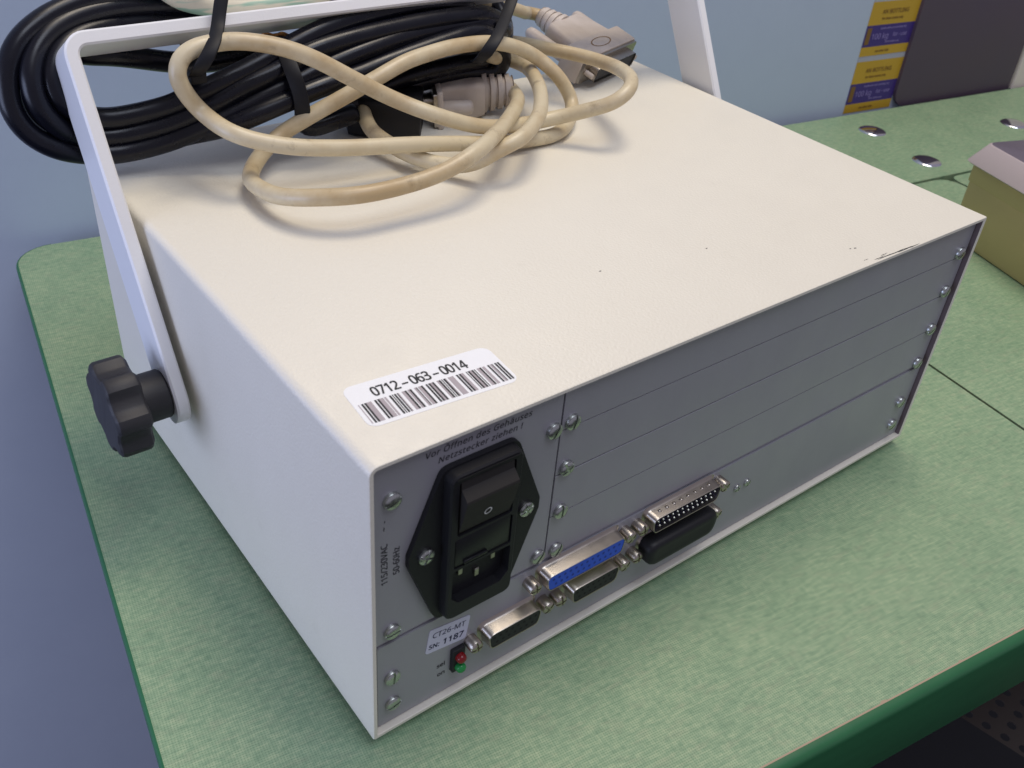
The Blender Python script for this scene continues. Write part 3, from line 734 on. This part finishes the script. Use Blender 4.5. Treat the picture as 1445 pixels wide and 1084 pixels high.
for (x, s, nx, ns) in path:
    hw = HW / 2
    if s < s0 + HW / 2: hw = max(.4, math.sqrt(max(0, (HW / 2) ** 2 - (s0 + HW / 2 - s) ** 2)))
    c = hp(x, s); q = Vector((nx, 0, 0)) + hd * ns; h = HT / 2; b = min(.8, hw * .5)
    loops.append([c + q * u + hn * v for u, v in ((-h, -hw + b), (-h, hw - b), (-h + b, hw), (h - b, hw), (h, hw - b), (h, -hw + b), (h - b, -hw), (-h + b, -hw))])
bm = bmesh.new(); loft(bm, loops); obj("carry_handle", bm, M['handle'], case, 35)
piv = hp(0, s0 + HW / 2 + 2.0)
# --- lobed clamping knobs
def knob(side):
    bm = bmesh.new(); n = 7; seg = 84
    x0 = -HG - HT if side < 0 else W_ + HG + HT
    def ring(dx, k, rot=.25):
        lp = []
        for i in range(seg):
            a = 2 * PI * i / seg; c = math.cos(n * a)
            R = (18.6 + 1.7 * math.copysign(abs(c) ** .38, c)) * k
            lp.append((x0 + side * dx, piv.y + R * math.cos(a + rot), piv.z + R * math.sin(a + rot)))
        return lp
    loft(bm, [ring(11.5, .90), ring(12.6, .985), ring(13.4, 1.0), ring(23.2, 1.0), ring(24.4, .97), ring(25.2, .90)])
    lathe(bm, [(9.8, .3), (10.4, 1.0), (10.4, 12.5)], frame_at((x0, piv.y, piv.z), (side, 0, 0)), 32)
    obj("clamp_knob", bm, M['knob'], case, 30)
knob(-1); knob(1)

# ---------------------------------------------------------------- cables lying on the case
dc = thing("data_cable", "cream data cable in loose grimy loops with two beige connectors", "cable", (0, 0, 0))
bm = bmesh.new(); tube(bm, [Vector(p) + Vector((random.uniform(-.35, .35), random.uniform(-.35, .35), random.uniform(0, .3))) for p in PTS['data']], 3.5, 16, 1.5); obj("cord", bm, M['cream'], dc, 180)

def hood(pos, axis, up, wide, thick, Lw, Lb, Lr, tw_len, name, relief_r=(8.2, 5.2), neck=.62):
    """connector hood: pos = centre of the mating face, axis points towards the cable"""
    F = frame_at(pos, axis, up)                                # Z along axis; X across; Y = thickness
    bm = bmesh.new(); t = thick / 2
    def sec(w, th, z, r): return [F @ Vector((x, y, z)) for x, y in rrect(-w / 2, w / 2, -th / 2, th / 2, r, 3)]
    wn = wide * neck
    loft(bm, [sec(wide - .8, thick - .8, 1.2, 1.2), sec(wide, thick, 1.8, 1.5), sec(wide, thick, Lw - .6, 1.5), sec(wide - 1, thick - .6, Lw, 1.5)])
    loft(bm, [sec(wn + 6, thick - 1.2, Lw - .5, 2.0), sec(wn + 4, thick - .8, Lw + 2, 2.2), sec(wn, thick - .8, Lw + Lb * .7, 2.6), sec(wn - 5, thick - 2.2, Lw + Lb, 3.2)])
    h = obj("connector_hood", bm, M['hood'], dc, 40)
    bm = bmesh.new(); r0, r1 = relief_r; pr = []; k = 4
    for i in range(k):
        z = Lw + Lb - .5 + Lr * i / k; ra = r0 + (r1 - r0) * i / k
        pr += [(ra, z), (ra, z + Lr / k * .58), (ra * .80, z + Lr / k * .64), (ra * .80, z + Lr / k * .96)]
    pr += [(r1, Lw + Lb + Lr - .4), (r1 * .8, Lw + Lb + Lr)]
    lathe(bm, pr, F, 28); obj("strain_relief", bm, M['hood'], h, 35)
    bm = bmesh.new()
    loft(bm, [sec(wide - 1, thick - 2.2, -.6, 1.0), sec(wide - 1, thick - 2.2, 1.4, 1.0)])
    loft(bm, [sec(wide - 14, 9.2, -6.0, 2.5), sec(wide - 14, 9.2, -.4, 2.5)], False, False)
    obj("metal_shell", bm, M['nickel'], h, 40)
    bm = bmesh.new(); loft(bm, [sec(wide - 15.4, 7.8, -5.2, 2.2), sec(wide - 15.4, 7.8, -.5, 2.2)]); obj("insert", bm, M['dark_insert'], h)
    for s in (-1, 1):
        bm = bmesh.new(); x = s * (wide / 2 - 4.4); G = F @ Matrix.Translation((x, 0, 0))
        lathe(bm, [(1.5, -5.5), (1.5, 1.0), (2.0, 1.0), (3.6, Lw - .2), (3.6, Lw + tw_len * .86), (3.1, Lw + tw_len * .95), (1.6, Lw + tw_len)], G, 20)
        obj("thumbscrew", bm, M['hood'], h, 50)
    return F, h
ax = Vector((-.287, .906, .31))
F, h = hood(Vector((284, 219, H_ + 9.5)), ax, Vector((.09, -.29, .95)), 57, 16, 15, 20, 15, 27, "far")
bm = bmesh.new()                                               # moulded oval on the hood
for i in range(28):
    a0, a1 = 2 * PI * i / 28, 2 * PI * (i + 1) / 28
    bm.faces.new([bm.verts.new(F @ Vector((r * 1.25 * math.cos(t) * 1.3, -0 + 8.12, 8.5 + r * .62 * math.sin(t)))) for r, t in ((5.2, a0), (5.9, a0), (5.9, a1), (5.2, a1))])
obj("moulded_oval", bm, M['brown_ink'], h)
hood(Vector((166, 221, H_ + 9.0)), Vector((.86, -.46, .06)), Vector((0, 0, 1)), 50, 19, 4, 22, 16, 15, "centre", (10.6, 7.6), .6)

pc = thing("power_cable", "coiled glossy black mains cable tied up behind the handle", "cable", (0, 0, 0))
bm = bmesh.new(); tube(bm, PTS['mains'], 4.5, 14, 1.8); obj("cord", bm, M['black_pvc'], pc, 180)
# moulded appliance plug
pl = Vector((112.5, 210.5, H_)); pa = Vector((.80, -.60, 0)); pn = Vector((.60, .80, 0))
bm = bmesh.new()
def sec(l, w, h0, h1, r): return [pl + pa * l + pn * y + Vector((0, 0, z)) for y, z in rrect(-w / 2 + 11, w / 2 + 11, h0, h1, r, 3)]
loft(bm, [sec(-9, 9, 3.5, 13, 3), sec(-2, 12, 2.5, 15, 3.5), sec(0, 22, .4, 18.5, 3), sec(3, 25, .3, 19.5, 3), sec(33, 25, .3, 19.5, 2.5), sec(34, 24, .8, 19, 2.2)])
obj("plug", bm, M['black_plastic'], pc, 40)

mc = thing("marked_cable", "pale cable with smeared green print hanging over the handle bar", "cable", (0, 0, 0))
bm = bmesh.new(); tube(bm, PTS['marked'], 4.2, 16, 1.5); obj("cord", bm, M['pale_pvc'], mc, 180)

def ztie(front, back, side, wid, label, head=None):
    t = thing("cable_tie", label, "cable tie", (0, 0, 0), group="black cable ties")
    bm = bmesh.new(); P = [Vector(p) for p in front] + [Vector(p) for p in back]
    ribbon(bm, P + [P[0]], side, wid, 1.4); obj("strap", bm, M['tie'], t, 40)
    if head is not None:
        bm = bmesh.new(); c = Vector(head); box(bm, c.x - 3.4, c.x + 3.4, c.y - 2.6, c.y + 2.6, c.z - 3, c.z + 3, .8); obj("head", bm, M['tie'], t, 40)
T1 = PTS['tie1']
ztie(T1, [(42, 214, 170), (48, 232, 173), (52, 246, 184), (55, 247, 198), (57, 236, 210), (57, 220, 213)], (.9, -.4, .1), 5.2, "black cable tie round the handle bar on the left, near the bend", (38.5, 199, 173.5))
T2 = PTS['tie2']
ztie(T2, [(181, 206, 158), (188, 226, 160), (198, 240, 172), (207, 240, 188), (210, 228, 198)], (.79, -.60, .07), 5.6, "black cable tie above the centre, holding cream and black cables together", (196, 207, 172))
T3 = PTS['tie3']
ztie(T3, [(83, 200, 145), (90, 212, 146), (91, 224, 160), (88, 222, 174), (82, 212, 179)], (.79, -.60, .07), 6.4, "wide black tie round the black coil, behind the cream loop", None)

cw = thing("copper_strand", "short twist of bare copper wire under the handle bar", "wire", (0, 0, 0))
C0 = [Vector(p) for p in PTS['copper']]
for k in range(5):
    bm = bmesh.new(); ph = k * 1.3
    tube(bm, [p + Vector((0, 1.3 * math.cos(ph + i * 1.6), 1.5 * math.sin(ph + i * 1.6))) for i, p in enumerate(C0)], .65, 8, 1.0); obj("wire", bm, M['copper'], cw, 180)
